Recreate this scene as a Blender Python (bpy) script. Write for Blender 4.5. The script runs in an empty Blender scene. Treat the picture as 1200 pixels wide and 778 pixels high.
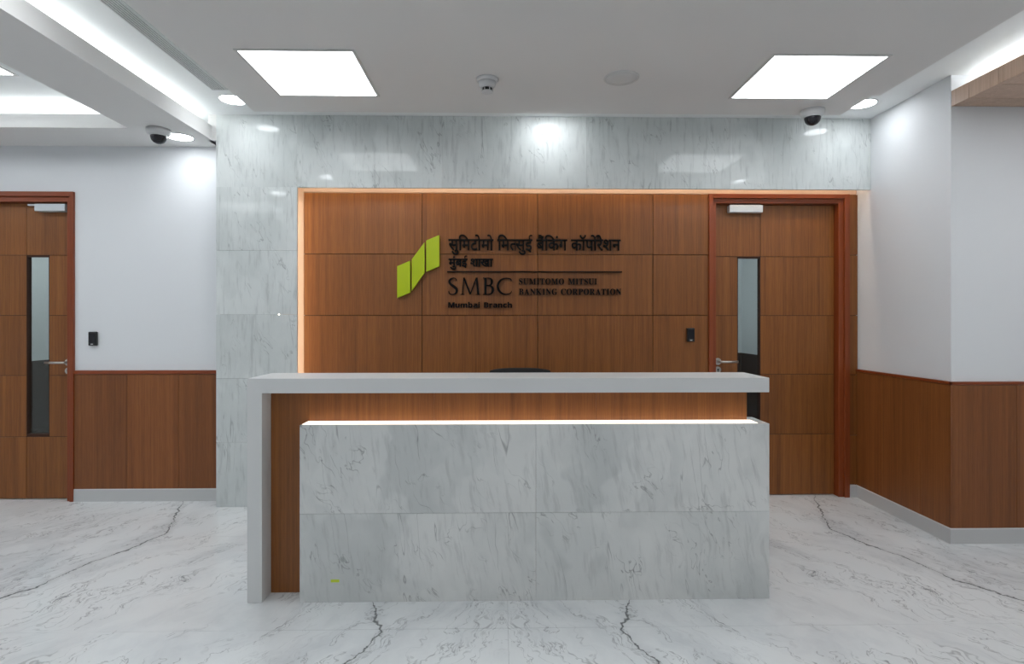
import bpy, bmesh, math, random
from mathutils import Vector, Matrix

random.seed(7)
SC = bpy.context.scene
COL = SC.collection

# ------------------------------------------------------------------ camera, world, exposure
cam_data = bpy.data.cameras.new('camera')
cam = bpy.data.objects.new('camera', cam_data)
COL.objects.link(cam)
cam_data.sensor_width = 36.0
cam_data.lens = 36.0 * 670.0 / 1200.0
cam_data.shift_y = -13.0 / 1200.0
cam_data.clip_start = 0.02
cam.location = (0, 0, 1.3)
cam.rotation_euler = (math.pi / 2, 0, -math.atan(0.018))
SC.camera = cam

world = bpy.data.worlds.new('world')
SC.world = world
world.use_nodes = True
world.node_tree.nodes['Background'].inputs[0].default_value = (0.8, 0.86, 0.95, 1)
world.node_tree.nodes['Background'].inputs[1].default_value = 0.05

SC.view_settings.view_transform = 'Standard'
SC.view_settings.look = 'None'
SC.view_settings.gamma = 1.0
SC.view_settings.use_curve_mapping = False
SC.view_settings.exposure = 0.43

# lamp strengths (radiance of the emitting surfaces)
PANEL = 5.5
COVE = 19.0
NICHE = 26.0
LEDGE = 1.1
LENS = 21.0
SPOT = 1.0
CORRIDOR_FILL = 10.0  # added fill lights in the rooms behind the doors
COOL = (0.93, 0.97, 1.0)
WARM = (1.0, 0.82, 0.64)

# ------------------------------------------------------------------ materials
def srgb(r, g, b):
    f = lambda c: c / 12.92 if c <= 0.04045 else ((c + 0.055) / 1.055) ** 2.4
    return (f(r / 255), f(g / 255), f(b / 255), 1)


class NT:
    """small helper round a node tree"""
    def __init__(self, name):
        self.m = bpy.data.materials.new(name)
        self.m.use_nodes = True
        self.t = self.m.node_tree
        self.b = self.t.nodes['Principled BSDF']

    def n(self, kind, **kw):
        nd = self.t.nodes.new(kind)
        for k, v in kw.items():
            setattr(nd, k, v)
        return nd

    def put(self, sock, v):
        if hasattr(v, 'is_linked') or isinstance(v, bpy.types.NodeSocket):
            self.t.links.new(v, sock)
        elif v is not None:
            sock.default_value = v

    def math(self, op, a, b=None, c=None, clamp=False):
        nd = self.n('ShaderNodeMath', operation=op, use_clamp=clamp)
        for i, v in enumerate((a, b, c)):
            if v is not None:
                self.put(nd.inputs[i], v)
        return nd.outputs[0]

    def vec(self, op, a, b=None, scale=None):
        nd = self.n('ShaderNodeVectorMath', operation=op)
        self.put(nd.inputs[0], a)
        if b is not None:
            self.put(nd.inputs[1], b)
        if scale is not None:
            self.put(nd.inputs['Scale'], scale)
        return nd.outputs['Value'] if op in ('DOT_PRODUCT', 'LENGTH', 'DISTANCE') else nd.outputs['Vector']

    def noise(self, v, scale=1.0, detail=4.0, rough=0.55, dist=0.0):
        nd = self.n('ShaderNodeTexNoise')
        self.put(nd.inputs['Vector'], v)
        nd.inputs['Scale'].default_value = scale
        nd.inputs['Detail'].default_value = detail
        nd.inputs['Roughness'].default_value = rough
        nd.inputs['Distortion'].default_value = dist
        return nd.outputs['Fac'], nd.outputs['Color']

    def ramp(self, fac, stops, interp='LINEAR'):
        nd = self.n('ShaderNodeValToRGB')
        nd.color_ramp.interpolation = interp
        e = nd.color_ramp.elements
        while len(e) < len(stops):
            e.new(0.5)
        for i, (p, c) in enumerate(stops):
            e[i].position = p
            e[i].color = c if len(c) == 4 else (*c, 1)
        self.put(nd.inputs[0], fac)
        return nd.outputs[0]

    def smooth(self, v, lo, hi, a=0.0, b=1.0):
        nd = self.n('ShaderNodeMapRange', interpolation_type='SMOOTHSTEP')
        self.put(nd.inputs['Value'], v)
        nd.inputs['From Min'].default_value = lo
        nd.inputs['From Max'].default_value = hi
        nd.inputs['To Min'].default_value = a
        nd.inputs['To Max'].default_value = b
        return nd.outputs['Result']

    def mix(self, fac, a, b, blend='MIX'):
        nd = self.n('ShaderNodeMix', data_type='RGBA', blend_type=blend)
        self.put(nd.inputs['Factor'], fac)
        self.put(nd.inputs[6], a)
        self.put(nd.inputs[7], b)
        return nd.outputs[2]

    def pos(self):
        return self.n('ShaderNodeNewGeometry').outputs['Position']

    def rnd(self):
        return self.n('ShaderNodeObjectInfo').outputs['Random']

    def scale3(self, v, s):
        return self.vec('MULTIPLY', v, s)

    def fin(self, color=None, rough=0.5, metal=0.0, bump=None, bump_strength=0.1, bump_dist=0.002, coat=0.0, spec=0.5):
        self.put(self.b.inputs['Base Color'], color)
        self.put(self.b.inputs['Roughness'], rough)
        self.b.inputs['Metallic'].default_value = metal
        self.b.inputs['Specular IOR Level'].default_value = spec
        if coat:
            self.b.inputs['Coat Weight'].default_value = coat
        if bump is not None:
            bn = self.n('ShaderNodeBump')
            bn.inputs['Strength'].default_value = bump_strength
            bn.inputs['Distance'].default_value = bump_dist
            self.put(bn.inputs['Height'], bump)
            self.put(self.b.inputs['Normal'], bn.outputs[0])
        return self.m


def mat_plain(name, c, rough=0.5, metal=0.0, spec=0.5, grain=0.0):
    n = NT(name)
    f, _ = n.noise(n.pos(), 40.0, 3.0)
    col = n.mix(n.math('MULTIPLY', f, grain if grain else 0.06), c, (c[0] * 0.8, c[1] * 0.8, c[2] * 0.8, 1))
    return n.fin(col, rough, metal, spec=spec)


def mat_paint(name, c, rough=0.6):
    n = NT(name)
    f, _ = n.noise(n.pos(), 1.3, 2.0)
    f2, _ = n.noise(n.pos(), 260.0, 2.0)
    col = n.mix(f, c, (c[0] * 0.96, c[1] * 0.96, c[2] * 0.97, 1))
    return n.fin(col, rough, bump=f2, bump_strength=0.05, bump_dist=0.0006, spec=0.3)


def mat_wood(name, dark, mid, light, rough=0.42, vary=0.16, axis='Z'):
    """quarter-cut veneer: fine straight grain along one axis, slightly different from sheet to sheet"""
    n = NT(name)
    p = n.pos()
    r = n.rnd()
    off = n.n('ShaderNodeCombineXYZ')
    for i, k in enumerate((13.7, 9.1, 31.3)):
        n.put(off.inputs[i], n.math('MULTIPLY', r, k))
    q = n.vec('ADD', p, off.outputs[0])
    s = lambda a, b: (a, a, b) if axis == 'Z' else (b, a, a)
    f1, _ = n.noise(n.scale3(q, s(22, 0.35)), 1.0, 3.0, 0.6)
    f2, _ = n.noise(n.scale3(q, s(95, 1.1)), 1.0, 2.0, 0.6)
    f3, _ = n.noise(n.scale3(q, s(320, 9)), 1.0, 2.0, 0.5)
    f = n.math('ADD', n.math('MULTIPLY', f1, 0.38), n.math('ADD', n.math('MULTIPLY', f2, 0.32), n.math('MULTIPLY', f3, 0.30)))
    col = n.ramp(f, [(0.28, dark), (0.5, mid), (0.72, light)])
    k = n.math('ADD', n.math('MULTIPLY', r, vary), 1.0 - vary * 0.5)
    col = n.vec('SCALE', col, scale=k)
    return n.fin(col, rough, bump=f3, bump_strength=0.05, bump_dist=0.0004)


def mat_marble_wall(name, base, shade, vein, streak=0.22, warp=0.14, tilt=0.0):
    """pale grey polished marble, cloudy with short thin upright veins"""
    n = NT(name)
    p = n.pos()
    r = n.rnd()
    off = n.n('ShaderNodeCombineXYZ')
    for i, k in enumerate((3.1, 5.7, 7.9)):
        n.put(off.inputs[i], n.math('MULTIPLY', r, k))
    q = n.vec('ADD', p, off.outputs[0])
    _, wc = n.noise(q, 3.0, 3.0)
    w = n.vec('SCALE', n.vec('SUBTRACT', wc, (0.5, 0.5, 0.5)), scale=warp)
    if tilt:
        tm = n.n('ShaderNodeMapping')
        tm.inputs['Rotation'].default_value = (0, math.radians(tilt), 0)
        n.put(tm.inputs['Vector'], n.vec('ADD', q, n.vec('SCALE', w, scale=0.35)))
        q = tm.outputs[0]
    qw = n.vec('ADD', q, w)
    cl, _ = n.noise(n.scale3(qw, (1.5, 1.5, 0.8)), 1.4, 6.0, 0.6)
    patch, _ = n.noise(n.scale3(qw, (1.0, 1.0, 0.6)), 2.3, 3.0, 0.5)
    col = n.mix(n.smooth(cl, 0.36, 0.66), base, shade)
    col = n.mix(n.math('MULTIPLY', n.smooth(patch, 0.52, 0.56), 0.38), col, (base[0] * 1.08, base[1] * 1.08, base[2] * 1.08, 1))
    # veins: ridges of stretched noise, broken up by a mask
    sheared = n.vec('ADD', qw, n.vec('MULTIPLY', n.vec('SCALE', q, scale=0.0), (1, 1, 1)))
    mp = n.n('ShaderNodeMapping')
    mp.inputs['Rotation'].default_value = (0, math.radians(24), 0)
    n.put(mp.inputs['Vector'], sheared)
    v = mp.outputs[0]
    a, _ = n.noise(n.scale3(q, (13, 13, 1.15)), 1.0, 2.0, 0.45)
    m1 = n.smooth(n.math('ABSOLUTE', n.math('SUBTRACT', a, 0.5)), 0.0, 0.009, 1.0, 0.0)
    mk, _ = n.noise(n.scale3(q, (1, 1, 0.6)), 5.5, 3.0)
    m1 = n.math('MULTIPLY', m1, n.smooth(mk, 0.50, 0.64))
    b, _ = n.noise(n.scale3(v, (15, 15, 2.2)), 1.0, 3.0, 0.55)
    m2 = n.smooth(n.math('ABSOLUTE', n.math('SUBTRACT', b, 0.5)), 0.0, 0.014, 1.0, 0.0)
    mk2, _ = n.noise(q, 7.0, 3.0)
    m2 = n.math('MULTIPLY', m2, n.smooth(mk2, 0.50, 0.66))
    gx, _ = n.noise(n.scale3(q, (42, 42, 5)), 1.0, 3.0, 0.6)
    col = n.mix(n.math('MULTIPLY', n.smooth(gx, 0.5, 0.72), streak), col, vein)
    m = n.math('ADD', n.math('MULTIPLY', m1, 0.48), n.math('MULTIPLY', m2, 0.50), clamp=True)
    col = n.mix(m, col, vein)
    return n.fin(col, 0.05, spec=0.19)


CRACKS = [
    [(2.33, 4.2), (2.28, 4.12), (2.21, 3.93), (2.17, 3.84), (2.09, 3.62), (2.06, 3.53), (2.10, 3.35), (2.21, 3.13), (2.28, 2.83), (2.41, 2.65), (2.62, 2.2), (2.9, 1.5)],
    [(0.80, 3.55), (0.70, 3.0), (0.59, 2.65), (0.545, 2.485), (0.52, 2.45), (0.50, 2.405), (0.535, 2.31), (0.59, 2.165), (0.70, 1.8)],
]


def mat_marble_floor(name):
    """white marble slabs laid as mirror pairs about x = 0.027, with fine slanting veins and two long dark ones"""
    n = NT(name)
    p = n.pos()
    sep = n.n('ShaderNodeSeparateXYZ')
    n.put(sep.inputs[0], p)
    ax = n.math('ABSOLUTE', n.math('SUBTRACT', sep.outputs[0], 0.0))
    mir = n.n('ShaderNodeCombineXYZ')
    n.put(mir.inputs[0], ax)
    n.put(mir.inputs[1], sep.outputs[1])
    q = mir.outputs[0]
    _, wc = n.noise(q, 2.2, 4.0, 0.6)
    w = n.vec('SCALE', n.vec('SUBTRACT', wc, (0.5, 0.5, 0.5)), scale=0.42)
    qw = n.vec('ADD', q, w)
    mp = n.n('ShaderNodeMapping')
    mp.inputs['Rotation'].default_value = (0, 0, math.radians(-28))
    n.put(mp.inputs['Vector'], qw)
    v = mp.outputs[0]
    base = srgb(230, 233, 234)
    shade = srgb(206, 210, 213)
    cl, _ = n.noise(n.scale3(v, (1.6, 0.7, 1)), 1.5, 6.0, 0.62)
    col = n.mix(n.smooth(cl, 0.42, 0.72), base, shade)
    warm, _ = n.noise(q, 0.9, 2.0)
    col = n.mix(n.math('MULTIPLY', n.smooth(warm, 0.5, 0.75), 0.3), col, srgb(224, 219, 215))
    # fine veins
    a, _ = n.noise(n.scale3(v, (6.5, 1.0, 1)), 1.0, 4.0, 0.58)
    m1 = n.smooth(n.math('ABSOLUTE', n.math('SUBTRACT', a, 0.5)), 0.0, 0.012, 1.0, 0.0)
    mk, _ = n.noise(q, 2.6, 4.0, 0.6)
    m1 = n.math('MULTIPLY', m1, n.smooth(mk, 0.44, 0.66))
    b, _ = n.noise(n.scale3(v, (15, 2.6, 1)), 1.0, 4.0, 0.62)
    m2 = n.smooth(n.math('ABSOLUTE', n.math('SUBTRACT', b, 0.5)), 0.0, 0.02, 1.0, 0.0)
    mk2, _ = n.noise(n.scale3(v, (2.6, 1.0, 1)), 1.1, 4.0, 0.6)
    m2 = n.math('MULTIPLY', m2, n.smooth(mk2, 0.5, 0.68))
    c, _ = n.noise(n.scale3(v, (3.0, 0.7, 1)), 1.3, 6.0, 0.62)
    m3 = n.smooth(n.math('ABSOLUTE', n.math('SUBTRACT', c, 0.5)), 0.0, 0.007, 1.0, 0.0)
    m = n.math('ADD', n.math('ADD', n.math('MULTIPLY', m1, 0.45), n.math('MULTIPLY', m2, 0.5)), n.math('MULTIPLY', m3, 0.45), clamp=True)
    col = n.mix(m, col, srgb(96, 100, 106))
    # the long dark veins: distance to broken lines, roughened by noise
    _, jc = n.noise(q, 9.0, 4.0, 0.65)
    jit = n.vec('SCALE', n.vec('SUBTRACT', jc, (0.5, 0.5, 0.5)), scale=0.085)
    jit = n.vec('MULTIPLY', jit, (1, 1, 0))
    pj = n.vec('ADD', q, jit)
    d = None
    for line in CRACKS:
        for (x0, y0), (x1, y1) in zip(line, line[1:]):
            ba = Vector((x1 - x0, y1 - y0, 0))
            pa = n.vec('SUBTRACT', pj, (x0, y0, 0))
            h = n.math('MULTIPLY', n.vec('DOT_PRODUCT', pa, tuple(ba / ba.length_squared)), 1.0, clamp=True)
            dd = n.vec('LENGTH', n.vec('SUBTRACT', pa, n.vec('SCALE', tuple(ba), scale=h)))
            d = dd if d is None else n.math('MINIMUM', d, dd)
    wn, _ = n.noise(q, 5.0, 2.0)
    thick = n.smooth(wn, 0.3, 0.72, 0.002, 0.009)
    mc = n.math('SUBTRACT', 1.0, n.math('DIVIDE', d, thick), clamp=True)
    halo = n.smooth(d, 0.0, 0.05, 0.16, 0.0)
    col = n.mix(halo, col, srgb(150, 153, 158))
    col = n.mix(n.math('MULTIPLY', n.math('POWER', mc, 0.6), 0.9), col, srgb(62, 64, 66))
    return n.fin(col, 0.17)


def mat_emit(name, c, s):
    n = NT(name)
    n.b.inputs['Base Color'].default_value = (0.8, 0.8, 0.8, 1)
    n.b.inputs['Emission Color'].default_value = (*c[:3], 1)
    n.b.inputs['Emission Strength'].default_value = s
    return n.m


def mat_glass(name, tint):
    n = NT(name)
    out = n.t.nodes['Material Output']
    tr = n.n('ShaderNodeBsdfTransparent')
    tr.inputs[0].default_value = tint
    gl = n.n('ShaderNodeBsdfGlossy')
    gl.inputs['Roughness'].default_value = 0.02
    fr = n.n('ShaderNodeFresnel')
    fr.inputs[0].default_value = 1.5
    mx = n.n('ShaderNodeMixShader')
    n.put(mx.inputs[0], n.math('MULTIPLY', fr.outputs[0], 0.6, clamp=True))
    n.t.links.new(tr.outputs[0], mx.inputs[1])
    n.t.links.new(gl.outputs[0], mx.inputs[2])
    n.t.links.new(mx.outputs[0], out.inputs[0])
    return n.m


M = {
    'paint': mat_paint('white_wall_paint', srgb(228, 230, 232)),
    'ceiling': mat_paint('matt_ceiling_paint', srgb(230, 229, 227), 0.8),
    'cove': mat_paint('cove_ceiling_paint', srgb(240, 243, 243), 0.8),
    'wood': mat_wood('brown_veneer', srgb(97, 53, 18), srgb(131, 78, 32), srgb(156, 99, 44)),
    'wood_wains': mat_wood('wainscot_veneer', srgb(97, 53, 21), srgb(128, 74, 33), srgb(150, 92, 46), vary=0.2),
    'wood_soffit': mat_wood('pale_soffit_veneer', srgb(174, 144, 122), srgb(197, 167, 145), srgb(214, 186, 166), vary=0.14),
    'wood_frame': mat_wood('red_hardwood', srgb(110, 46, 14), srgb(134, 61, 24), srgb(154, 79, 38), 0.38, 0.05),
    'wood_frame_x': mat_wood('red_hardwood_head', srgb(110, 46, 14), srgb(134, 61, 24), srgb(154, 79, 38), 0.38, 0.05, 'X'),
    'peach': mat_plain('warm_glow_peach', srgb(192, 164, 142), 0.5),  # peach tone stands in for warm tape light on the strip
    'dado': mat_plain('dark_dado_wood', srgb(52, 28, 14), 0.6),
    'wood_dark': mat_plain('dark_joint_wood', srgb(62, 32, 15), 0.7),
    'marble': mat_marble_wall('grey_wall_marble', srgb(220, 224, 223), srgb(203, 208, 207), srgb(112, 118, 120)),
    'marble_desk': mat_marble_wall('grey_desk_marble', srgb(221, 222, 220), srgb(199, 202, 201), srgb(88, 91, 93), 0.16, 0.2, 9.0),
    'floor': mat_marble_floor('white_floor_marble'),
    'grout': mat_plain('floor_joint', srgb(170, 172, 174), 0.8),
    'solid': mat_plain('white_solid_surface', srgb(213, 214, 214), 0.42),
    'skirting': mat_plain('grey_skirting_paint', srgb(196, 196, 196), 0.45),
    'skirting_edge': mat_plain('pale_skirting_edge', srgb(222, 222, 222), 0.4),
    'black': mat_plain('black_plastic', srgb(20, 21, 23), 0.35),
    'letters': mat_plain('black_letter_metal', srgb(9, 8, 8), 0.6, spec=0.15),
    'green': mat_plain('lime_green_acrylic', srgb(176, 196, 6), 0.3),
    'green_edge': mat_plain('lime_tape', srgb(196, 214, 60), 0.6),
    'steel': mat_plain('brushed_steel', srgb(196, 194, 188), 0.28, 1.0),
    'closer': mat_plain('silver_paint', srgb(205, 210, 214), 0.35, 0.3),
    'white_plastic': mat_plain('white_plastic', srgb(212, 213, 214), 0.4),
    'grey_plastic': mat_plain('grey_plastic', srgb(212, 212, 210), 0.6),
    'grille': mat_plain('grey_aluminium', srgb(214, 217, 217), 0.5, 0.2),
    'dark_grey': mat_plain('shadow_grey', srgb(50, 51, 51), 0.8),
    'dark': mat_plain('dark_void', srgb(28, 28, 29), 0.8),
    'fabric': mat_plain('black_mesh_fabric', srgb(18, 19, 22), 0.85),
    'dome': mat_plain('smoked_dome', srgb(30, 30, 36), 0.08),
    'glass': mat_glass('door_glass', (0.86, 0.92, 0.90, 1)),
    'panel_emit': mat_emit('light_panel_diffuser', COOL, PANEL),
    'cove_emit': mat_emit('cove_tape_light', (0.96, 1.0, 1.0), COVE),
    'niche_emit': mat_emit('warm_tape_light', WARM, NICHE),
    'ledge_emit': mat_emit('ledge_diffuser', (1.0, 0.84, 0.66), LEDGE),
    'lens_emit': mat_emit('downlight_lens', COOL, LENS),
    'corridor_emit': mat_emit('corridor_fill_diffuser', COOL, CORRIDOR_FILL),
    'green_led': mat_emit('status_light', (0.3, 0.4, 0.9), 0.4),
}

# ------------------------------------------------------------------ mesh helpers
ORIGIN = {}


class MB:
    def __init__(self):
        self.bm = bmesh.new()

    def box(self, x0, x1, y0, y1, z0, z1, bevel=0.0, seg=2):
        b = bmesh.new()
        vs = [b.verts.new((x, y, z)) for x in (x0, x1) for y in (y0, y1) for z in (z0, z1)]
        for f in ((0, 1, 3, 2), (4, 6, 7, 5), (0, 4, 5, 1), (2, 3, 7, 6), (0, 2, 6, 4), (1, 5, 7, 3)):
            b.faces.new([vs[i] for i in f])
        bmesh.ops.recalc_face_normals(b, faces=b.faces)
        if bevel:
            bmesh.ops.bevel(b, geom=list(b.edges), offset=bevel, segments=seg, affect='EDGES', profile=0.5)
        self._join(b)
        return self

    def _join(self, b):
        me = bpy.data.meshes.new('tmp')
        b.to_mesh(me)
        b.free()
        self.bm.from_mesh(me)
        bpy.data.meshes.remove(me)

    def prism(self, pts, axis, a0, a1, bevel=0.0):
        """extrude a polygon: axis Y -> pts are (x, z); axis Z -> pts are (x, y); axis X -> pts are (y, z)"""
        put = {'Y': lambda p, a: (p[0], a, p[1]), 'Z': lambda p, a: (p[0], p[1], a), 'X': lambda p, a: (a, p[0], p[1])}[axis]
        b = bmesh.new()
        lo = [b.verts.new(put(p, a0)) for p in pts]
        hi = [b.verts.new(put(p, a1)) for p in pts]
        b.faces.new(lo)
        b.faces.new(hi)
        for i in range(len(pts)):
            j = (i + 1) % len(pts)
            b.faces.new((lo[i], lo[j], hi[j], hi[i]))
        bmesh.ops.recalc_face_normals(b, faces=b.faces)
        if bevel:
            bmesh.ops.bevel(b, geom=list(b.edges), offset=bevel, segments=2, affect='EDGES', profile=0.5)
        self._join(b)
        return self

    def lathe(self, profile, cx, cy, cz, n=32, axis='Z', caps=True):
        """profile: list of (radius, height along the axis)"""
        b = bmesh.new()
        rings = []
        for r, h in profile:
            ring = []
            for i in range(n):
                t = 2 * math.pi * i / n
                u, v = r * math.cos(t), r * math.sin(t)
                p = {'Z': (cx + u, cy + v, cz + h), 'Y': (cx + u, cy + h, cz + v), 'X': (cx + h, cy + u, cz + v)}[axis]
                ring.append(b.verts.new(p))
            rings.append(ring)
        for a, c in zip(rings, rings[1:]):
            for i in range(n):
                j = (i + 1) % n
                f = b.faces.new((a[i], a[j], c[j], c[i]))
                f.smooth = True
        if caps:
            b.faces.new(rings[0])
            b.faces.new(rings[-1])
        bmesh.ops.recalc_face_normals(b, faces=b.faces)
        self._join(b)
        return self

    def tube(self, pts, r, n=10):
        """round bar along a polyline"""
        b = bmesh.new()
        rings = []
        pts = [Vector(p) for p in pts]
        for k, p in enumerate(pts):
            d = (pts[min(k + 1, len(pts) - 1)] - pts[max(k - 1, 0)]).normalized()
            up = Vector((0, 0, 1)) if abs(d.z) < 0.9 else Vector((1, 0, 0))
            s = d.cross(up).normalized()
            t = s.cross(d).normalized()
            rr = r[k] if isinstance(r, (list, tuple)) else r
            rings.append([b.verts.new(p + s * (rr * math.cos(2 * math.pi * i / n)) + t * (rr * math.sin(2 * math.pi * i / n))) for i in range(n)])
        for a, c in zip(rings, rings[1:]):
            for i in range(n):
                f = b.faces.new((a[i], a[(i + 1) % n], c[(i + 1) % n], c[i]))
                f.smooth = True
        b.faces.new(rings[0])
        b.faces.new(rings[-1])
        bmesh.ops.recalc_face_normals(b, faces=b.faces)
        self._join(b)
        return self

    def build(self, name, mat, parent=None, label=None, kind=None, origin=None):
        o0 = Vector(origin) if origin is not None else (ORIGIN[parent.name].copy() if parent is not None else Vector((0, 0, 0)))
        me = bpy.data.meshes.new(name)
        bmesh.ops.translate(self.bm, verts=self.bm.verts, vec=-o0)
        self.bm.to_mesh(me)
        self.bm.free()
        me.materials.append(M[mat] if isinstance(mat, str) else mat)
        return link(name, me, parent, o0, label, kind)


def link(name, me, parent, o0, label=None, kind=None):
    o = bpy.data.objects.new(name, me)
    COL.objects.link(o)
    if parent is not None:
        o.parent = parent
        o.location = o0 - ORIGIN[parent.name]
    else:
        o.location = o0
    ORIGIN[o.name] = o0.copy()
    if label:
        o['label'] = label
    if kind:
        o['kind'] = kind
    return o


def tag(o, label, cat, group=None):
    o['label'] = label
    o['category'] = cat
    if group:
        o['group'] = group
    return o


def thing(name, loc, label, cat, group=None):
    o = bpy.data.objects.new(name, None)
    o.empty_display_size = 0.1
    COL.objects.link(o)
    o.location = loc
    ORIGIN[o.name] = Vector(loc)
    return tag(o, label, cat, group)


def struct(name, mb, mat, label=None):
    return mb.build(name, mat, kind='structure', label=label)


def box(*a, **k):
    return MB().box(*a, **k)


# ------------------------------------------------------------------ main planes (metres)
YB = 4.18          # back walls and wood face
YM = 4.026         # marble face
XR = 2.63          # side wall beside the right-hand door
YF = 3.30          # return wall facing the viewer
ZC = 2.74          # upper ceiling
ZD = 2.655         # dropped ceiling underside
ZBM = 2.56         # beam underside
G = 0.0009         # half joint

# ------------------------------------------------------------------ floor
fl = struct('floor', box(-5.6, 5.6, -3.2, 7.2, -0.12, -0.003), 'grout')
xs = [-4.213, -2.093, 0.027, 2.147, 4.267]
ys = [-0.761, 0.299, 1.359, 2.419, 3.479, 4.539]
for xa, xb in zip([-5.6] + xs, xs + [5.6]):
    for ya, yb in zip([-3.2] + ys, ys + [7.2]):
        box(xa + G * 0.7, xb - G * 0.7, ya + G * 0.7, yb - G * 0.7, -0.02, 0.0).build('floor_tile', 'floor', fl)

# ------------------------------------------------------------------ walls
D1 = (-4.10, -3.077, 2.229)       # door openings incl. frame: x0, x1, top
D2 = (1.520, 2.562, 2.232)
w = MB()
w.box(-5.6, D1[0], YB, 4.33, 0, 2.9)
w.box(D1[0], D1[1], YB, 4.33, D1[2], 2.9)
w.box(D1[1], -1.60, YB, 4.33, 0, 2.9)
wall_back = struct('wall_back', w, 'paint')
w = MB()
w.box(-1.60, D2[0], YB + 0.018, 4.33, 0, 2.9)
w.box(D2[0], D2[1], YB + 0.018, 4.33, D2[2], 2.9)
w.box(D2[1], XR, YB + 0.018, 4.33, 0, 2.9)
wall_niche = struct('wall_niche', w, 'paint')
wall_right = struct('wall_right', box(XR, 5.6, YF, 4.33, 0, 2.9), 'paint')
struct('wall_left', box(-5.75, -5.6, -3.2, 4.33, 0, 2.9), 'paint')
struct('wall_side', box(5.6, 5.75, -3.2, 4.33, 0, 2.9), 'paint')
struct('wall_front', box(-5.75, 5.75, -3.35, -3.2, 0, 2.9), 'paint')

# wood sheets of the niche
wd = box(-1.436, D2[0] + 0.02, YB + 0.012, YB + 0.018, 0.09, 2.233).build('backing_board', 'wood_dark', wall_niche)
cols = [(-1.438, -0.581), (-0.581, 0.263), (0.263, 1.110), (1.110, D2[0] + 0.002)]
rows = [0.09, 0.455, 0.902, 1.340, 1.786, 2.233]
for xa, xb in cols:
    for za, zb in zip(rows, rows[1:]):
        box(xa + 0.0022, xb - 0.0022, YB, YB + 0.014, za + 0.0022, zb - 0.0022, bevel=0.0008, seg=1).build('wood_panel', 'wood', wall_niche)
for za, zb in zip(rows, rows[1:]):
    box(D2[1], XR - 0.0005, YB, YB + 0.017, za + 0.0022, zb - 0.0022).build('wood_panel', 'wood', wall_niche)

box(-1.599, -1.441, YB + 0.010, YB + 0.0175, 0.0, 2.40).build('glow_strip', 'peach', wall_niche)  # warm tape glow put into the colour of these strips
box(-1.440, XR - 0.001, YB + 0.010, YB + 0.0175, 2.236, 2.40).build('glow_strip', 'peach', wall_niche)
box(D2[1] + 0.001, XR - 0.001, YB + 0.0172, YB + 0.0178, 0.0, 2.236).build('backing_board', 'wood_dark', wall_niche)
# marble pillar and lintel slabs on a core
core = MB()
core.box(-1.974, -1.60, 4.047, YB, 0, 2.233)
core.box(-1.985, XR, 4.047, 4.098, 2.45, 2.74)
wall_marble = struct('wall_marble', core, 'grout')
z_j = [0, 0.452, 0.898, 1.345, 1.792, 2.2365]
for za, zb in zip(z_j, z_j[1:]):
    box(-1.992, -1.432, YM, 4.046, za + (G * .7 if za else 0), zb - G * .7, bevel=0.0006, seg=1).build('marble_slab', 'marble', wall_marble)
xj = [-1.992, -1.432, -0.42, 0.60, 1.62, XR]
for xa, xb in zip(xj, xj[1:]):
    box(xa + (G * .5 if xa > -1.9 else 0), xb - G * .5, YM, 4.046, 2.234, ZC, bevel=0.0006, seg=1).build('marble_slab', 'marble', wall_marble)
box(-1.992, -1.975, 4.0465, YB, 0, 2.56).build('marble_return', 'marble', wall_marble)

# wainscots
def wainscot(parent, kind, a, joints, face, top=0.915):
    """kind 'Y': sheets facing the viewer between x joints; kind 'X': sheets facing -x between y joints"""
    for p, q in zip(joints, joints[1:]):
        if kind == 'Y':
            box(p + 0.001, q - 0.001, face, face + 0.011, 0.09, top, bevel=0.0008, seg=1).build('wood_panel', 'wood_wains', parent)
        else:
            box(face, face + 0.011, p + 0.001, q - 0.001, 0.09, top, bevel=0.0008, seg=1).build('wood_panel', 'wood_wains', parent)


wainscot(wall_back, 'Y', 0, [-3.077, -2.700, -2.333, -1.993], YB - 0.010)
box(-3.077, -1.993, YB - 0.016, YB, 0.917, 0.943, bevel=0.002).build('cap_rail', 'wood_frame_x', wall_back)
wainscot(wall_back, 'Y', 0, [-5.6, -5.2, -4.833, -4.466, D1[0]], YB - 0.010)
box(-5.6, D1[0], YB - 0.016, YB, 0.917, 0.943, bevel=0.002).build('cap_rail', 'wood_frame_x', wall_back)
wainscot(wall_right, 'X', 0, [YF - 0.010, 3.535, 3.902, YB - 0.001], XR - 0.010, 0.925)
box(XR - 0.014, XR, YF - 0.014, YB, 0.927, 0.945, bevel=0.002).build('cap_rail', 'wood_frame', wall_right)
wainscot(wall_right, 'Y', 0, [XR, 3.012, 3.392, 3.772, 4.152, 4.6, 5.1, 5.6], YF - 0.010, 0.925)
box(XR - 0.014, 5.6, YF - 0.014, YF, 0.927, 0.945, bevel=0.002).build('cap_rail', 'wood_frame_x', wall_right)

# skirtings
def skirting(name, x0, x1, y0, y1):
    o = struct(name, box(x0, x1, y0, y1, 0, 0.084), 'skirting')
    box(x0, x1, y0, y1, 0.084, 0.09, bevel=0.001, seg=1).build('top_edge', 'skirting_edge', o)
    return o


skirting('baseboard_back', D1[1], -1.993, YB - 0.015, YB)
skirting('baseboard_niche', D2[1], XR - 0.016, YB - 0.015, YB + 0.017)
skirting('baseboard_right', XR - 0.016, XR, YF - 0.016, YB)
skirting('baseboard_return', XR, 5.6, YF - 0.016, YF)
skirting('baseboard_left', -5.6, D1[0], YB - 0.015, YB)

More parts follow.
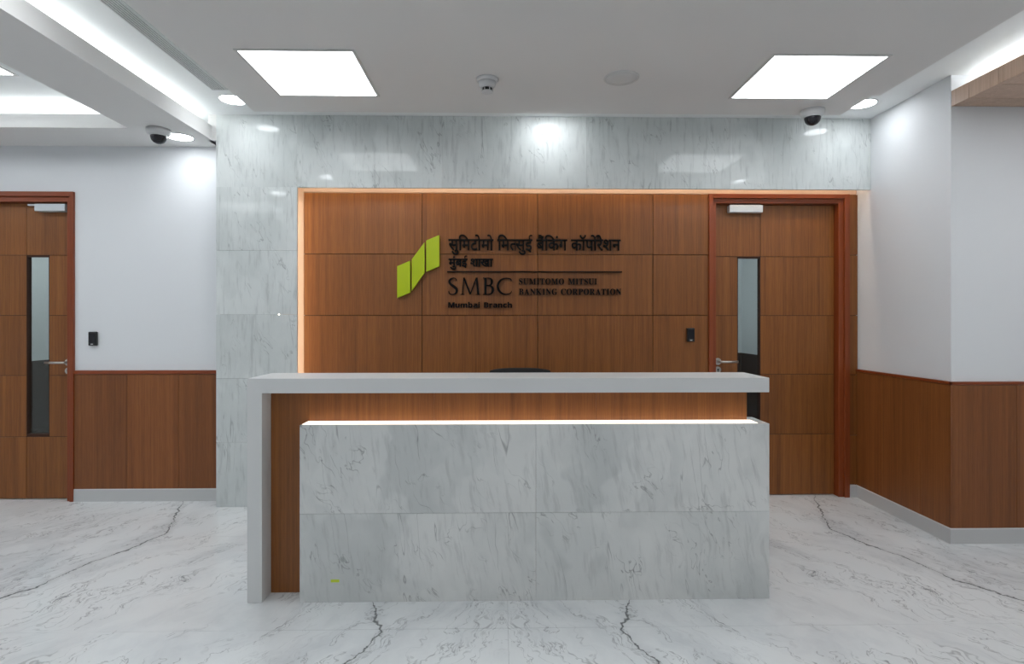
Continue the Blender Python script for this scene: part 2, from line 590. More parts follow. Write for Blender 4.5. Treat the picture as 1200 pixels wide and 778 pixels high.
# ------------------------------------------------------------------ ceilings
ceiling = struct('ceiling', box(-5.75, 5.75, -3.35, 4.33, ZC, 2.92), 'cove')
pts = [(-1.603, -3.2), (2.275, -3.2), (2.275, 3.40), (2.228, 3.40), (2.228, 3.73), (-1.603, 3.73)]
holes = []
# panels let into the dropped ceiling: x0, x1, y0, y1
LP = [(-1.322, -0.750, 2.882, 3.444), (1.392, 1.974, 2.886, 3.440)]
LP_FILL = [(-1.322, -0.750, 0.55, 1.11), (1.392, 1.974, 0.55, 1.11), (-1.322, -0.750, -1.80, -1.24), (1.392, 1.974, -1.80, -1.24), (0.05, 0.62, -0.65, -0.09)]  # added unseen panels that raise the overall room light
m = MB()
m.prism(pts, 'Z', ZD, ZC)
drop = m.build('dropped_ceiling', 'ceiling', ceiling)

# left beam: troughs with lips around a coffer
bm_ = MB()
bm_.box(-2.44, -2.02, -3.2, YB, ZBM, ZBM + 0.02)
bm_.box(-2.05, -2.02, -3.2, YB if False else YM, ZBM + 0.02, 2.660)
bm_.box(-2.44, -2.41, -3.2, 3.81, ZBM + 0.02, 2.650)
bm_.box(-5.6, -2.44, 3.78, YB, ZBM, ZBM + 0.02)
bm_.box(-5.6, -2.44, 3.78, 3.81, ZBM + 0.02, 2.650)
bm_.box(-2.05, -1.9925, YM + 0.001, YB, ZBM, ZC)
beam = struct('ceiling_beam', bm_, 'ceiling')
t = thing('led_strip', (-2.18, 0.5, 2.58), 'white cove tape light hidden on the ceiling beam ending at the marble pillar', 'light strip')
box(-2.19, -2.165, -3.0, 4.0, 2.642, 2.648).build('light_tape', 'cove_emit', t)
box(-2.195, -2.16, -3.0, 4.0, ZBM + 0.02, 2.642).build('mounting_rail', 'white_plastic', t)
t = thing('led_strip', (-4.0, 3.91, 2.58), 'white cove tape light hidden behind the far lip of the white ceiling coffer', 'light strip')
box(-5.5, -2.46, 3.90, 3.925, 2.634, 2.640).build('light_tape', 'cove_emit', t)
box(-5.5, -2.46, 3.895, 3.93, ZBM + 0.02, 2.634).build('mounting_rail', 'white_plastic', t)

# wooden soffit on the right
soff = struct('ceiling_soffit', box(XR + 0.012, 5.6, -3.2, YF, ZBM + 0.008, 2.630), 'wood_dark')
ysf = [YF - 0.0005, 3.172, 2.98]
while ysf[-1] > -3.0:
    ysf.append(ysf[-1] - 0.192)
for ya, yb in zip(ysf, ysf[1:]):
    box(XR, XR + 0.012, yb + 0.0015, ya - 0.0015, 2.555, 2.645, bevel=0.0008, seg=1).build('fascia_plank', 'wood_soffit', soff)
    box(XR + 0.0125, 5.6, yb + 0.002, ya - 0.002, 2.555, 2.567, bevel=0.0008, seg=1).build('soffit_plank', 'wood_soffit', soff)
t = thing('led_strip', (2.79, 0.5, 2.63), 'white cove tape light hidden on top of the wood-clad ceiling soffit', 'light strip')
box(2.78, 2.805, -3.0, 3.25, 2.640, 2.646).build('light_tape', 'cove_emit', t)
box(2.775, 2.81, -3.0, 3.25, 2.630, 2.640).build('mounting_rail', 'white_plastic', t)

# warm tape lights in the niche
t = thing('led_strip', (0.5, 4.06, 2.41), 'warm tape light hidden behind the marble lintel, washing down the wood wall', 'light strip')
box(-1.43, 2.60, 4.056, 4.068, 2.402, 2.406).build('light_tape', 'niche_emit', t)
box(-1.43, 2.60, 4.048, 4.076, 2.406, 2.416).build('mounting_rail', 'white_plastic', t)
t = thing('led_strip', (-1.57, 4.06, 0.0), 'warm tape light hidden behind the marble pillar edge, washing sideways over the wood wall', 'light strip')
box(-1.572, -1.568, 4.056, 4.068, 0.05, 2.22).build('light_tape', 'niche_emit', t)
box(-1.582, -1.572, 4.048, 4.076, 0.0, 2.22).build('mounting_rail', 'white_plastic', t)

# ------------------------------------------------------------------ doors
def make_door(n, fx0, fx1, ftop, in0, in1, intop, hinge_dir):
    """hinge_dir +1: handle on the low-x side (door beside the sign); -1: handle on the high-x side"""
    d = struct('door_%d' % n, box(fx0 + 0.001, fx1 - 0.001, 4.262, 4.30, ftop - 0.012, ftop - 0.002), 'wood_dark')
    yl = 4.232
    # frame: outer architrave and inner jamb, a groove between
    go0, go1, got = fx0 + (in0 - fx0) * 0.5, fx1 - (fx1 - in1) * 0.5, ftop - (ftop - intop) * 0.48
    box(fx0, go0, 4.160, 4.325, 0, ftop, bevel=0.002).build('architrave', 'wood_frame', d)
    box(go1, fx1, 4.160, 4.325, 0, ftop, bevel=0.002).build('architrave', 'wood_frame', d)
    box(go0, go1, 4.160, 4.325, got, ftop, bevel=0.002).build('architrave', 'wood_frame_x', d)
    box(go0, in0, 4.176, 4.32, 0, got, bevel=0.0015).build('jamb', 'wood_frame', d)
    box(in1, go1, 4.176, 4.32, 0, got, bevel=0.0015).build('jamb', 'wood_frame', d)
    box(in0, in1, 4.176, 4.32, intop, got, bevel=0.0015).build('head_jamb', 'wood_frame_x', d)
    # leaf with recessed joints and a vision panel
    lz0, lz1 = 0.006, intop - 0.003
    rows_ = [lz0, 0.455, 0.902, 1.340, 1.779, lz1]
    if hinge_dir > 0:
        lx0, lx1 = in0 + 0.003, in1 - 0.003
        h0, g0, g1, c1 = lx0, 1.757, 1.930, lx1
        h1 = g0
    else:
        lx0, lx1 = in0 + 0.003, in1 - 0.003
        h0, h1 = -3.300, lx1
        g0, g1 = -3.465, -3.300
    leaf = MB()
    for xa, xb, za, zb in ((lx0, g0, lz0, lz1), (g1, lx1, lz0, lz1), (g0, g1, lz0, 0.470), (g0, g1, 1.772, lz1)):
        leaf.box(xa, xb, yl + 0.004, yl + 0.042, za, zb)
    lf = leaf.build('door_leaf', 'wood_dark', d)
    ga, gb = g0, g1
    sheets = []
    far = (g1, lx1) if hinge_dir > 0 else (lx0, g0)
    near = (lx0, g0) if hinge_dir > 0 else (g1, lx1)
    both = (lx0, g1) if hinge_dir > 0 else (g0, lx1)
    for za, zb in zip(rows_, rows_[1:]):
        sheets.append((far[0], far[1], za, zb))
        if za == lz0 or zb == lz1:
            sheets.append((both[0], both[1], za, zb))
        else:
            sheets.append((near[0], near[1], za, zb))
    for xa, xb, za, zb in sheets:
        j = 0.002
        box(xa + (j if abs(xa - lx0) > 1e-4 else 0), xb - (j if abs(xb - lx1) > 1e-4 else 0), yl, yl + 0.005,
            za + (j if za != lz0 else 0), zb - (j if zb != lz1 else 0)).build('veneer_panel', 'wood', lf)
    box(g0, g1, yl + 0.018, yl + 0.024, 0.470, 1.772).build('vision_pane', 'glass', d, 'tall narrow clear glass pane')
    bead = MB()
    for xa, xb, za, zb in ((g0 - .0005, g0 + 0.005, 0.47, 1.772), (g1 - 0.005, g1 + .0005, 0.47, 1.772), (g0, g1, 0.470, 0.476), (g0, g1, 1.767, 1.7725)):
        bead.box(xa, xb, yl + 0.001, yl + 0.041, za, zb)
    bead.build('glazing_bead', 'wood_dark', d)
    # lever handle
    rx = lx0 + 0.030 if hinge_dir > 0 else lx1 - 0.026
    s = hinge_dir
    hz = 0.998
    hd = MB().lathe([(0.0255, 0), (0.0255, -0.007), (0.023, -0.009)], rx, yl, hz, 24, 'Y').build('handle_rose', 'steel', d, 'brushed steel handle rose')
    MB().tube([(rx, yl - 0.008, hz), (rx, yl - 0.045, hz), (rx + s * 0.006, yl - 0.052, hz), (rx + s * 0.06, yl - 0.053, hz), (rx + s * 0.132, yl - 0.052, hz)], 0.0085, 12).build('lever', 'steel', hd)
    kx = rx
    ks = MB().lathe([(0.0245, 0), (0.0245, -0.006), (0.022, -0.008)], kx, yl, hz - 0.062, 24, 'Y').build('lock_rose', 'steel', d, 'brushed steel lock rose')
    MB().lathe([(0.007, -0.007), (0.007, -0.0095)], kx, yl, hz - 0.060, 12, 'Y').box(kx - 0.003, kx + 0.003, yl - 0.0095, yl - 0.007, hz - 0.078, hz - 0.062).build('keyhole', 'black', ks)
    # overhead closer
    if hinge_dir > 0:
        bx0, bx1, ax0, ax1 = 1.678, 1.928, 1.93, 1.99
    else:
        bx0, bx1, ax0, ax1 = -3.37, -3.152, -3.43, -3.37
    cl = box(bx0, bx1, yl - 0.050, yl, intop - 0.066, intop - 0.012, bevel=0.004).build('door_closer', 'closer', d, 'silver overhead door closer')
    if hinge_dir < 0:
        box(ax0, ax1 + 0.05, yl - 0.034, yl - 0.016, intop - 0.024, intop - 0.012, bevel=0.001, seg=1).build('closer_arm', 'closer', cl)
    else:
        box(bx0 + 0.01, bx1 - 0.01, yl - 0.034, yl - 0.016, intop - 0.012, intop - 0.006).build('closer_arm', 'closer', cl)
    return d


make_door(1, D1[0], D1[1], D1[2], -4.045, -3.131, 2.158, -1)
make_door(2, D2[0], D2[1], D2[2], 1.576, 2.487, 2.166, +1)

# rooms behind the doors
def back_room(n, x0, x1, y1, wall_side):
    w_ = MB()
    w_.box(x0 - 0.1, x0, 4.331, y1 + 0.1, 0, 2.7)
    w_.box(x1, x1 + 0.1, 4.331, y1 + 0.1, 0, 2.7)
    w_.box(x0, x1, y1, y1 + 0.1, 0, 2.7)
    r = struct('wall_%s' % n, w_, 'paint')
    wx = MB()
    wx.box(x0, x1, y1 - 0.012, y1, 0, 0.93)
    wx.box(x0, x0 + 0.012, 4.34, y1, 0, 0.93)
    wx.box(x1 - 0.012, x1, 4.34, y1, 0, 0.93)
    wx.build('dado_panel', 'dado', r)
    struct('ceiling_%s' % n, box(x0 - 0.1, x1 + 0.1, 4.331, y1 + 0.1, 2.7, 2.75), 'ceiling')
    t_ = thing('ceiling_light', ((x0 + x1) / 2, 5.2, 2.69), 'added unseen square fill light in the room behind the %s' % ('door beside the sign' if n == 'lobby' else 'door in the white wall'), 'ceiling light')
    c = (x0 + x1) / 2
    box(c - 0.3, c + 0.3, 4.9, 5.5, 2.685, 2.70).build('frame', 'white_plastic', t_)  # added unseen light so the room shows through the door glass
    box(c - 0.28, c + 0.28, 4.92, 5.48, 2.683, 2.685).build('diffuser', 'corridor_emit', t_)
    return r


back_room('office', -4.34, -2.5, 6.6, -1)
back_room('lobby', 1.0, 2.79, 6.6, 1)
t = thing('light_switch', (-4.325, 5.25, 1.22), 'small pale switch plate seen through the glass of the door in the white wall', 'switch')
box(-4.34, -4.330, 5.21, 5.29, 1.24, 1.37, bevel=0.002).build('plate', 'grey_plastic', t)
box(-4.330, -4.327, 5.23, 5.27, 1.275, 1.335).build('rocker', 'white_plastic', t)

# ------------------------------------------------------------------ reception desk
FX0, FX1, FY = -1.173, 1.253, 2.655
desk = thing('reception_desk', (0.04, 2.8, 0), 'long reception desk with white waterfall counter, wood front and grey marble facing', 'desk')
m = MB()
m.prism([(FX0, 0), (FX0 + 0.068, 0), (FX0 + 0.068, 0.966), (FX1, 0.966), (FX1, 1.034), (FX0, 1.034)], 'Y', FY, 2.942, bevel=0.0015)
m.build('counter', 'solid', desk, 'white solid-surface counter that folds down to the floor')
# wood front behind the marble
wj = [FX0 + 0.0685, -0.325, 0.455, 1.191]
for xa, xb in zip(wj, wj[1:]):
    box(xa + 0.0004, xb - 0.0004, 2.757, 2.775, 0.0, 0.9655).build('wood_front', 'wood', desk)
box(FX0 + 0.069, 1.190, 2.776, 2.940, 0.0, 0.9655).build('carcass', 'solid', desk)
# marble facing: four slabs, side slab, ledge
mx, mz, MX0 = 0.159, 0.409, -0.932
for xa, xb in ((MX0, mx), (mx, FX1)):
    for za, zb in ((0, mz), (mz, 0.819)):
        box(xa + (G * .5 if xa == mx else 0), xb - (G * .5 if xb == mx else 0), FY, FY + 0.02, za + (G * .6 if za else 0), zb - (G * .6 if zb == mz else 0), bevel=0.0007, seg=1).build('marble_slab', 'marble_desk', desk)
for za, zb in ((0, mz), (mz, 0.819)):
    box(FX1 - 0.02, FX1, FY + 0.0205, 2.842, za + (G * .6 if za else 0), zb - (G * .6 if zb == mz else 0)).build('marble_slab', 'marble_desk', desk)
    box(MX0, MX0 + 0.02, FY + 0.0205, 2.7565, za + (G * .6 if za else 0), zb - (G * .6 if zb == mz else 0)).build('marble_slab', 'marble_desk', desk)
m = MB().prism([(MX0 + .0205, FY + 0.0205), (FX1 - 0.0205, FY + 0.0205), (FX1 - 0.0205, 2.842), (1.192, 2.842), (1.192, 2.7565), (MX0 + .0205, 2.7565)], 'Z', 0.799, 0.8188)
m.build('marble_ledge', 'marble_desk', desk)
box(MX0 + 0.006, 1.205, FY + 0.014, 2.7555, 0.8188, 0.8205).build('ledge_light', 'ledge_emit', desk, 'glowing light line along the marble ledge')
# staff side
box(-1.10, 1.185, 2.945, 3.25, 0.715, 0.745, bevel=0.002).build('worktop', 'solid', desk)
for xa in (-1.10, 0.03, 1.155):
    box(xa, xa + 0.03, 2.945, 3.22, 0.0, 0.714).build('support_panel', 'solid', desk)

tp = box(-0.789, -0.750, FY - 0.0012, FY - 0.0001, 0.093, 0.106).build('tape_mark', 'green_edge', origin=(-0.77, FY, 0.1))
tag(tp, 'small scrap of lime green tape stuck low on the marble front of the desk', 'tape')

# ------------------------------------------------------------------ office chair behind the desk
ch = thing('office_chair', (0.125, 3.62, 0), 'black office chair whose curved backrest just shows above the counter', 'chair')
cx, cy = 0.125, 3.62
# backrest: curved shell
b = MB()
rowsn, colsn = 14, 12
bmx = bmesh.new()
grid = []
for side in (0, 1):
    g = []
    for i in range(rowsn + 1):
        tz = i / rowsn
        z = 0.50 + tz * 0.474
        hw = 0.215 + 0.02 * math.sin(tz * math.pi) - 0.01 * tz
        line = []
        for k in range(colsn + 1):
            u = -1 + 2 * k / colsn
            zz = z - 0.012 * abs(u) ** 4 * tz
            yy = cy + 0.27 + 0.06 * tz - 0.07 * u * u - 0.03 * math.sin(tz * math.pi) + (0.03 if side else 0)
            line.append(bmx.verts.new((cx + u * hw, yy, zz)))
        g.append(line)
    grid.append(g)
for side in (0, 1):
    for i in range(rowsn):
        for k in range(colsn):
            f = bmx.faces.new((grid[side][i][k], grid[side][i][k + 1], grid[side][i + 1][k + 1], grid[side][i + 1][k]))
            f.smooth = True
for i in range(rowsn):
    for k in (0, colsn):
        bmx.faces.new((grid[0][i][k], grid[0][i + 1][k], grid[1][i + 1][k], grid[1][i][k]))
for k in range(colsn):
    for i in (0, rowsn):
        bmx.faces.new((grid[0][i][k], grid[0][i][k + 1], grid[1][i][k + 1], grid[1][i][k]))
bmesh.ops.recalc_face_normals(bmx, faces=bmx.faces)
b._join(bmx)
b.build('backrest', 'fabric', ch)
MB().box(cx - 0.24, cx + 0.24, cy - 0.24, cy + 0.22, 0.44, 0.52, bevel=0.03, seg=3).build('seat', 'fabric', ch)
MB().tube([(cx, cy + 0.05, 0.42), (cx, cy + 0.26, 0.42), (cx, cy + 0.315, 0.47), (cx, cy + 0.29, 0.62)], 0.018, 8).build('back_bracket', 'black', ch)
MB().lathe([(0.03, 0.10), (0.03, 0.28), (0.018, 0.28), (0.018, 0.44)], cx, cy, 0, 16).build('gas_lift', 'black', ch)
for s in (-1, 1):
    MB().tube([(cx + s * 0.22, cy + 0.05, 0.45), (cx + s * 0.29, cy + 0.05, 0.46), (cx + s * 0.29, cy + 0.05, 0.66), (cx + s * 0.29, cy + 0.12, 0.675), (cx + s * 0.29, cy - 0.14, 0.675)], 0.016, 8).build('armrest', 'black', ch)
for k in range(5):
    a = 2 * math.pi * k / 5 + 0.3
    ex, ey = cx + 0.29 * math.cos(a), cy + 0.29 * math.sin(a)
    lg = MB().tube([(cx, cy, 0.115), (ex, ey, 0.075)], [0.026, 0.016], 8).build('base_leg', 'black', ch)
    MB().lathe([(0.026, -0.02), (0.027, 0), (0.026, 0.02)], ex, ey, 0.0272, 14, 'X').build('caster', 'black', lg)

# ------------------------------------------------------------------ ceiling fittings
def light_panel(x0, x1, y0, y1, z, label, group=None, emit='panel_emit'):
    t_ = thing('ceiling_light', ((x0 + x1) / 2, (y0 + y1) / 2, z), label, 'ceiling light', group)
    f = MB()
    e = 0.014
    f.box(x0 - e, x1 + e, y0 - e, y0, z - 0.006, z)
    f.box(x0 - e, x1 + e, y1, y1 + e, z - 0.006, z)
    f.box(x0 - e, x0, y0, y1, z - 0.006, z)
    f.box(x1, x1 + e, y0, y1, z - 0.006, z)
    f.build('frame', 'grey_plastic', t_)
    box(x0, x1, y0, y1, z - 0.003, z - 0.0005).build('diffuser', emit, t_)
    return t_


light_panel(*LP[0], ZD, 'square white flush ceiling light panel between the slot grille and the smoke detector')
light_panel(*LP[1], ZD, 'square white flush ceiling light panel beside the dome camera above the marble lintel')
for q in LP_FILL:
    light_panel(*q, ZD, 'added unseen square fill light panel behind the viewpoint', 'added fill light panels behind the viewpoint')
for i, (x0, y0) in enumerate(((-3.44, 0.45), (-3.44, -1.9), (-4.9, 2.79), (-4.9, 0.45))):  # added panels, never in view, brightening the coffer side of the room
    light_panel(x0, x0 + 0.594, y0, y0 + 0.6, ZC, 'added unseen square fill light panel in the white coffer', 'added coffer fill panels out of view')
light_panel(-3.44, -2.846, 2.79, 3.39, ZC, 'square ceiling light panel inside the coffer, only its corner showing')


def downlight(x, y, z, r, label, group=None, power=SPOT, size=115):
    t_ = thing('downlight', (x, y, z), label, 'downlight', group)
    MB().lathe([(r + 0.010, 0), (r + 0.010, -0.003), (r + 0.002, -0.006), (r, -0.004), (r, 0)], x, y, z, 36, caps=False).build('trim_ring', 'white_plastic', t_)
    MB().lathe([(r, -0.0015), (r, -0.004)], x, y, z, 36).build('lens', 'lens_emit', t_)
    ld = bpy.data.lights.new('downlight_beam', 'SPOT')
    ld.energy = power
    ld.color = COOL
    ld.spot_size = math.radians(size)
    ld.spot_blend = 0.9
    ld.shadow_soft_size = 0.05
    lo = bpy.data.objects.new('beam', ld)
    COL.objects.link(lo)
    lo.parent = t_
    lo.location = (0, 0, -0.02)
    return t_


downlight(-1.745, 3.75, ZC, 0.08, 'round downlight beside the end of the ceiling grille above the marble pillar')
downlight(0.33, 3.80, ZC, 0.08, 'round downlight in the ceiling slot over the lintel middle, seen only as reflection', power=SPOT * 0.45)
downlight(2.39, 3.745, ZC, 0.08, 'round downlight half hidden by the dropped ceiling edge near the white side wall')
downlight(-2.20, 3.95, ZBM, 0.08, 'round downlight in the beam next to the dome camera above the white wall', power=SPOT * 0.9)
downlight(-2.20, 2.38, ZBM, 0.08, 'round downlight in the beam out of view, mirrored in the marble pillar')
downlight(-1.735, 2.32, ZC, 0.08, 'round downlight in the cove slot out of view, mirrored in the marble lintel')
downlight(2.42, 2.22, ZC, 0.08, 'round downlight in the cove slot beside the wood soffit, out of view')

for i, (x0, y0) in enumerate(((2.85, 1.75), (3.6, -0.8), (4.6, 0.5))):  # added unseen panels brightening the white return wall
    light_panel(x0, x0 + 0.6, y0, y0 + 0.6, 2.555, 'added unseen square fill light panel in the wood-clad soffit', 'added soffit fill panels out of view')
downlight(2.98, 2.77, 2.555, 0.06, 'small round downlight in the wood-clad soffit, outside the picture')

# linear grille
t = thing('air_grille', (-1.752, 2.3, ZC), 'long grey slotted air grille in the ceiling slot beside the dropped ceiling edge', 'air grille')
f = MB()
for xa, xb in ((-1.801, -1.794), (-1.709, -1.702)):
    f.box(xa, xb, 2.44, 3.59, ZC - 0.006, ZC)
f.box(-1.794, -1.709, 3.583, 3.59, ZC - 0.006, ZC)
f.box(-1.794, -1.709, 2.44, 2.447, ZC - 0.006, ZC)
f.build('frame', 'grille', t)
box(-1.794, -1.709, 2.447, 3.583, ZC - 0.0015, ZC - 0.0002).build('backing', 'dark_grey', t)
for k in range(6):
    x = -1.7875 + k * 0.0138
    box(x, x + 0.0068, 2.447, 3.583, ZC - 0.006, ZC - 0.0016).build('slat', 'grille', t)

# smoke detector
sx, sy = -0.081, 3.205
t = thing('smoke_detector', (sx, sy, ZD), 'small white smoke detector hanging from the dropped ceiling', 'smoke detector')
MB().lathe([(0.062, 0), (0.062, -0.010), (0.056, -0.016), (0.050, -0.018)], sx, sy, ZD, 32).build('base', 'white_plastic', t)
MB().lathe([(0.050, -0.018), (0.046, -0.040), (0.036, -0.052)], sx, sy, ZD, 32).build('body', 'white_plastic', t)
MB().lathe([(0.027, -0.052), (0.026, -0.070)], sx, sy, ZD, 24).build('sensing_chamber', 'black', t, 'black slotted sensing chamber')
for k in range(6):
    a = math.pi * 2 * k / 6
    MB().tube([(sx + 0.028 * math.cos(a), sy + 0.028 * math.sin(a), ZD - 0.051), (sx + 0.028 * math.cos(a), sy + 0.028 * math.sin(a), ZD - 0.071)], 0.0035, 6).build('rib', 'white_plastic', t)
MB().lathe([(0.034, -0.070), (0.032, -0.075), (0.010, -0.078)], sx, sy, ZD, 24).build('cap', 'white_plastic', t)

# ceiling speaker
sx, sy = 0.667, 3.175
t = thing('ceiling_speaker', (sx, sy, ZD), 'round grey ceiling speaker in the dropped ceiling between the smoke detector and a light panel', 'speaker')
MB().lathe([(0.098, 0), (0.098, -0.004), (0.092, -0.008), (0.086, -0.006)], sx, sy, ZD, 40, caps=False).build('rim', 'grey_plastic', t)
MB().lathe([(0.087, -0.0005), (0.086, -0.006), (0.05, -0.009), (0.006, -0.010)], sx, sy, ZD, 40).build('mesh_cover', 'grey_plastic', t)


def dome_camera(x, y, z, label, aim):
    t_ = thing('security_camera', (x, y, z), label, 'camera')
    MB().lathe([(0.072, 0), (0.072, -0.022), (0.066, -0.034), (0.050, -0.042)], x, y, z, 32).build('housing', 'white_plastic', t_)
    dm = MB().lathe([(0.050, -0.040), (0.049, -0.055), (0.043, -0.074), (0.031, -0.088), (0.014, -0.096), (0.002, -0.098)], x, y, z, 28).build('dome', 'dome', t_, 'dark smoked dome')
    MB().lathe([(0.053, -0.038), (0.053, -0.047), (0.050, -0.047)], x, y, z, 28).build('collar', 'white_plastic', t_)
    return t_


dome_camera(2.0, 3.645, ZD, 'white dome camera with dark dome hanging in front of the marble lintel', 1)
dome_camera(-2.255, 3.80, ZBM, 'white dome camera with dark dome under the beam above the white wall', -1)


# card readers
def reader(x0, x1, z0, z1, y, label):
    t_ = thing('card_reader', ((x0 + x1) / 2, y, z0), label, 'card reader')
    box(x0, x1, y - 0.024, y - 0.0001, z0, z1, bevel=0.005).build('body', 'black', t_)
    xm = (x0 + x1) / 2
    box(x0 + 0.008, x1 - 0.008, y - 0.0252, y - 0.024, z0 + 0.022, z1 - 0.014, bevel=0.0004, seg=1).build('face_plate', 'dome', t_)
    box(xm - 0.008, xm + 0.008, y - 0.0258, y - 0.024, z0 + 0.008, z0 + 0.014).build('indicator', 'grey_plastic', t_)


reader(-2.968, -2.912, 1.122, 1.222, YB, 'black card reader on the white wall beside the door')
reader(1.357, 1.413, 1.148, 1.248, YB, 'black card reader on the wood wall between the sign and a door')

# ------------------------------------------------------------------ wall sign
PX = 0.00623
def sx_(px):
    return 0.263 + (px - 630) * PX
def sz_(py):
    return 1.786 - (py - 298) * 0.00624


sign = thing('wall_sign', (0.0, YB, 1.4), 'raised bilingual company sign with lime green folded-ribbon emblem on the wood wall', 'sign')
SIGN_Y = YB
for pts in ([(466.4, 312.4), (481.5, 306.0), (481.5, 343.0), (466.4, 349.4)],
            [(483.3, 304.4), (498.1, 284.6), (498.1, 320.0), (483.3, 341.0)],
            [(500.0, 282.6), (515.2, 276.2), (515.2, 312.6), (500.0, 318.9)]):
    MB().prism([(sx_(x), sz_(y)) for x, y in pts], 'Y', YB - 0.030, YB - 0.006, bevel=0.001).build('emblem_panel', 'green', sign, 'lime green slanted emblem panel')
    c0 = sum(sx_(p[0]) for p in pts) / 4
    c1 = sum(sz_(p[1]) for p in pts) / 4
box(sx_(524), sx_(729), YB - 0.016, YB - 0.002, sz_(319.2), sz_(317.8)).build('rule', 'letters', sign)


def glyph_mesh(s, bold):
    c = bpy.data.curves.new('glyph', 'FONT')
    c.body = s
    c.size = 1.0
    c.extrude = 0.06
    c.bevel_depth = bold
    c.bevel_resolution = 0
    c.resolution_u = 3
    o = bpy.data.objects.new('glyph', c)
    COL.objects.link(o)
    dg = bpy.context.evaluated_depsgraph_get()
    me = bpy.data.meshes.new_from_object(o.evaluated_get(dg))
    bpy.data.objects.remove(o)
    bpy.data.curves.remove(c)
    return me


def place_glyphs(items, x0, z0, sx, sz, depth, name='letter'):
    """items: (mesh, x offset in font units); letters stand upright on the wall"""
    for me, off in items:
        for v in me.vertices:
            x, y, z = v.co
            v.co = (x0 + (x + off) * sx - 0.0, YB - 0.010 - z / 0.07 * depth * 0.5, z0 + y * sz)
        o0 = Vector((0.0, YB, 1.4))
        me.transform(Matrix.Translation(-o0))
        me.materials.clear()
        me.materials.append(M['letters'])
        me.name = name
        link(name, me, sign, o0)


def devanagari(words_, px0, px1, head_py, base_py, bold):
    items, x = [], 0.0
    for w_ in words_:
        for syl in w_:
            cut = None
            if isinstance(syl, tuple):
                syl, cut = syl
            me = glyph_mesh(syl, bold)
            head = [v.co.x for v in me.vertices if 0.54 < v.co.y < 0.64]
            adv = max(head) - bold
            if cut:
                bb = bmesh.new()
                bb.from_mesh(me)
                bmesh.ops.bisect_plane(bb, geom=bb.verts[:] + bb.edges[:] + bb.faces[:], plane_co=(cut, 0, 0), plane_no=(1, 0, 0), clear_outer=True)
                bb.to_mesh(me)
                bb.free()
                adv = cut
            items.append((me, x))
            if syl == 'पो':   # the small hook of the joined r above this letter
                hk = MB()
                cx_, cy_ = adv - 0.02, 0.74
                arc = [(cx_ + 0.12 * math.cos(a), cy_ + 0.13 * math.sin(a)) for a in [math.radians(d) for d in range(200, -31, -23)]]
                poly = [(p[0], p[1]) for p in arc] + [(cx_ + 0.055 * math.cos(a), cy_ + 0.06 * math.sin(a)) for a in [math.radians(d) for d in range(-30, 201, 23)]]
                hk.prism(poly, 'Z', -0.06, 0.06)
                hm = bpy.data.meshes.new('hook')
                hk.bm.to_mesh(hm)
                hk.bm.free()
                items.append((hm, x))
            x += adv
        x += 0.30
    x -= 0.30
    s = (sz_(head_py) - sz_(base_py)) / 0.60
    place_glyphs(items, sx_(px0), sz_(base_py), (sx_(px1) - sx_(px0)) / x, s, 0.012)


devanagari([['सु', 'िम', 'टो', 'मो'], ['िम', ('त', 0.43), 'सु', 'ई'], ['बैं', 'िकं', 'ग'], ['कॉ', 'पो', 'रे', 'श', 'न']], 525.8, 727.3, 281.2, 293.2, 0.016)
devanagari([['मुं', 'ब', 'ई'], ['शा', 'खा']], 526.0, 577.0, 303.8, 312.2, 0.028)


def line_text(text, px0, px1, cap_py, base_py, table, bold, gap, space, cap_h):
    items, x = [], 0.0
    for chx in text:
        if chx == ' ':
            x += space
            continue
        me = glyph_mesh(table(chx), bold)
        lo = min(v.co.x for v in me.vertices)
        hi = max(v.co.x for v in me.vertices)
        items.append((me, x - lo))
        x += hi - lo + gap
    x -= gap
    s = (sz_(cap_py) - sz_(base_py)) / cap_h
    place_glyphs(items, sx_(px0), sz_(base_py), (sx_(px1) - sx_(px0)) / x, s, 0.012)


serif = lambda c: chr(0x1D400 + ord(c) - 65)
sans = lambda c: chr(0x1D5D4 + ord(c) - 65) if c.isupper() else chr(0x1D5EE + ord(c) - 97)
line_text('SUMITOMO MITSUI', 608.0, 699.8, 326.3, 333.2, serif, 0.004, 0.10, 0.45, 0.68)
line_text('BANKING CORPORATION', 608.0, 728.2, 338.3, 345.3, serif, 0.004, 0.10, 0.42, 0.68)
line_text('Mumbai Branch', 525.3, 599.8, 354.2, 360.4, sans, 0.012, 0.10, 0.42, 0.72)


# the four large roman capitals, drawn as strokes of changing width
def spline(pts, n=8):
    out = []
    P = [pts[0]] + list(pts) + [pts[-1]]
    for i in range(1, len(P) - 2):
        for k in range(n):
            t_ = k / n
            a, b_, c, d = P[i - 1], P[i], P[i + 1], P[i + 2]
            out.append(tuple(0.5 * (2 * b_[j] + (c[j] - a[j]) * t_ + (2 * a[j] - 5 * b_[j] + 4 * c[j] - d[j]) * t_ ** 2 + (3 * b_[j] - a[j] - 3 * c[j] + d[j]) * t_ ** 3) for j in range(3)))
    out.append(tuple(pts[-1]))
    return out


def stroke(mb, pts, tr, smooth=True):
    p = spline(pts) if smooth else pts
    L, R = [], []
    for i, (x, y, w_) in enumerate(p):
        x0, y0, _ = p[max(i - 1, 0)]
        x1, y1, _ = p[min(i + 1, len(p) - 1)]
        dx, dy = x1 - x0, y1 - y0
        k = math.hypot(dx, dy) or 1
        L.append((x - dy / k * w_ / 2, y + dx / k * w_ / 2))
        R.append((x + dy / k * w_ / 2, y - dx / k * w_ / 2))
    for i in range(len(p) - 1):
        mb.prism([tr(*q) for q in (L[i], L[i + 1], R[i + 1], R[i])], 'Y', YB - 0.017, YB - 0.004)


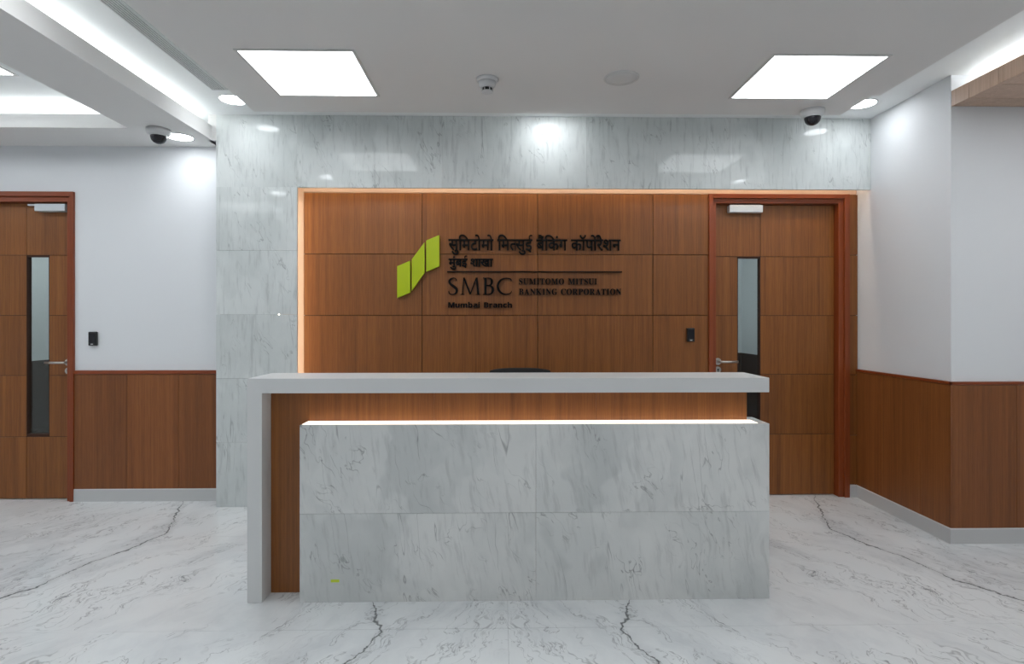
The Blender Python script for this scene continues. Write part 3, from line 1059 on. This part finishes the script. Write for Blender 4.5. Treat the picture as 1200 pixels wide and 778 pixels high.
def roman(ch_, px0, px1, top, base):
    mb = MB()
    wpx = px1 - px0
    hpx = base - top
    tr = lambda x, y: (sx_(px0 + x * hpx), sz_(base - y * hpx))
    W = wpx / hpx
    st = lambda pts, smooth=True: stroke(mb, pts, tr, smooth)
    bar = lambda x0, x1, y0, y1: mb.prism([tr(x0, y0), tr(x1, y0), tr(x1, y1), tr(x0, y1)], 'Y', YB - 0.017, YB - 0.004)
    if ch_ == 'S':
        st([(W * .88, .80, .03), (W * .84, .90, .06), (W * .68, .965, .06), (W * .46, .965, .07), (W * .22, .89, .10), (W * .12, .76, .12), (W * .26, .62, .14), (W * .56, .50, .16),
            (W * .84, .36, .15), (W * .90, .22, .12), (W * .76, .08, .09), (W * .50, .03, .06), (W * .22, .05, .06), (W * .10, .12, .06), (W * .05, .22, .03)])
    elif ch_ == 'M':
        st([(W * .10, .02, .055), (W * .17, .98, .055)], False)
        st([(W * .17, 1.0, .10), (W * .50, .03, .10)], False)
        st([(W * .50, .03, .06), (W * .81, 1.0, .06)], False)
        st([(W * .82, 1.0, .12), (W * .90, .02, .12)], False)
        bar(0, W * .20, 0, .035)
        bar(W * .78, W, 0, .035)
    elif ch_ == 'B':
        bar(W * .12, W * .34, .02, .98)
        bar(0, W * .5, 0, .05)
        bar(0, W * .5, .95, 1.0)
        st([(W * .40, .975, .05), (W * .64, .955, .08), (W * .80, .86, .13), (W * .80, .67, .13), (W * .64, .56, .08), (W * .34, .535, .05)])
        st([(W * .34, .535, .05), (W * .68, .52, .08), (W * .88, .40, .14), (W * .90, .22, .15), (W * .74, .06, .09), (W * .40, .025, .05)])
    elif ch_ == 'C':
        st([(W * .97, .80, .03), (W * .95, .90, .06), (W * .80, .955, .06), (W * .56, .955, .07), (W * .28, .86, .11), (W * .10, .64, .13), (W * .08, .40, .13), (W * .24, .16, .12),
            (W * .52, .04, .08), (W * .78, .05, .06), (W * .95, .13, .05), (W * .99, .24, .03)])
    mb.build('letter', 'letters', sign)


roman('S', 525.3, 536.3, 325.4, 345.6)
roman('M', 539.6, 562.6, 325.4, 345.4)
roman('B', 565.8, 578.5, 325.4, 345.4)
roman('C', 582.0, 599.4, 325.4, 345.6)
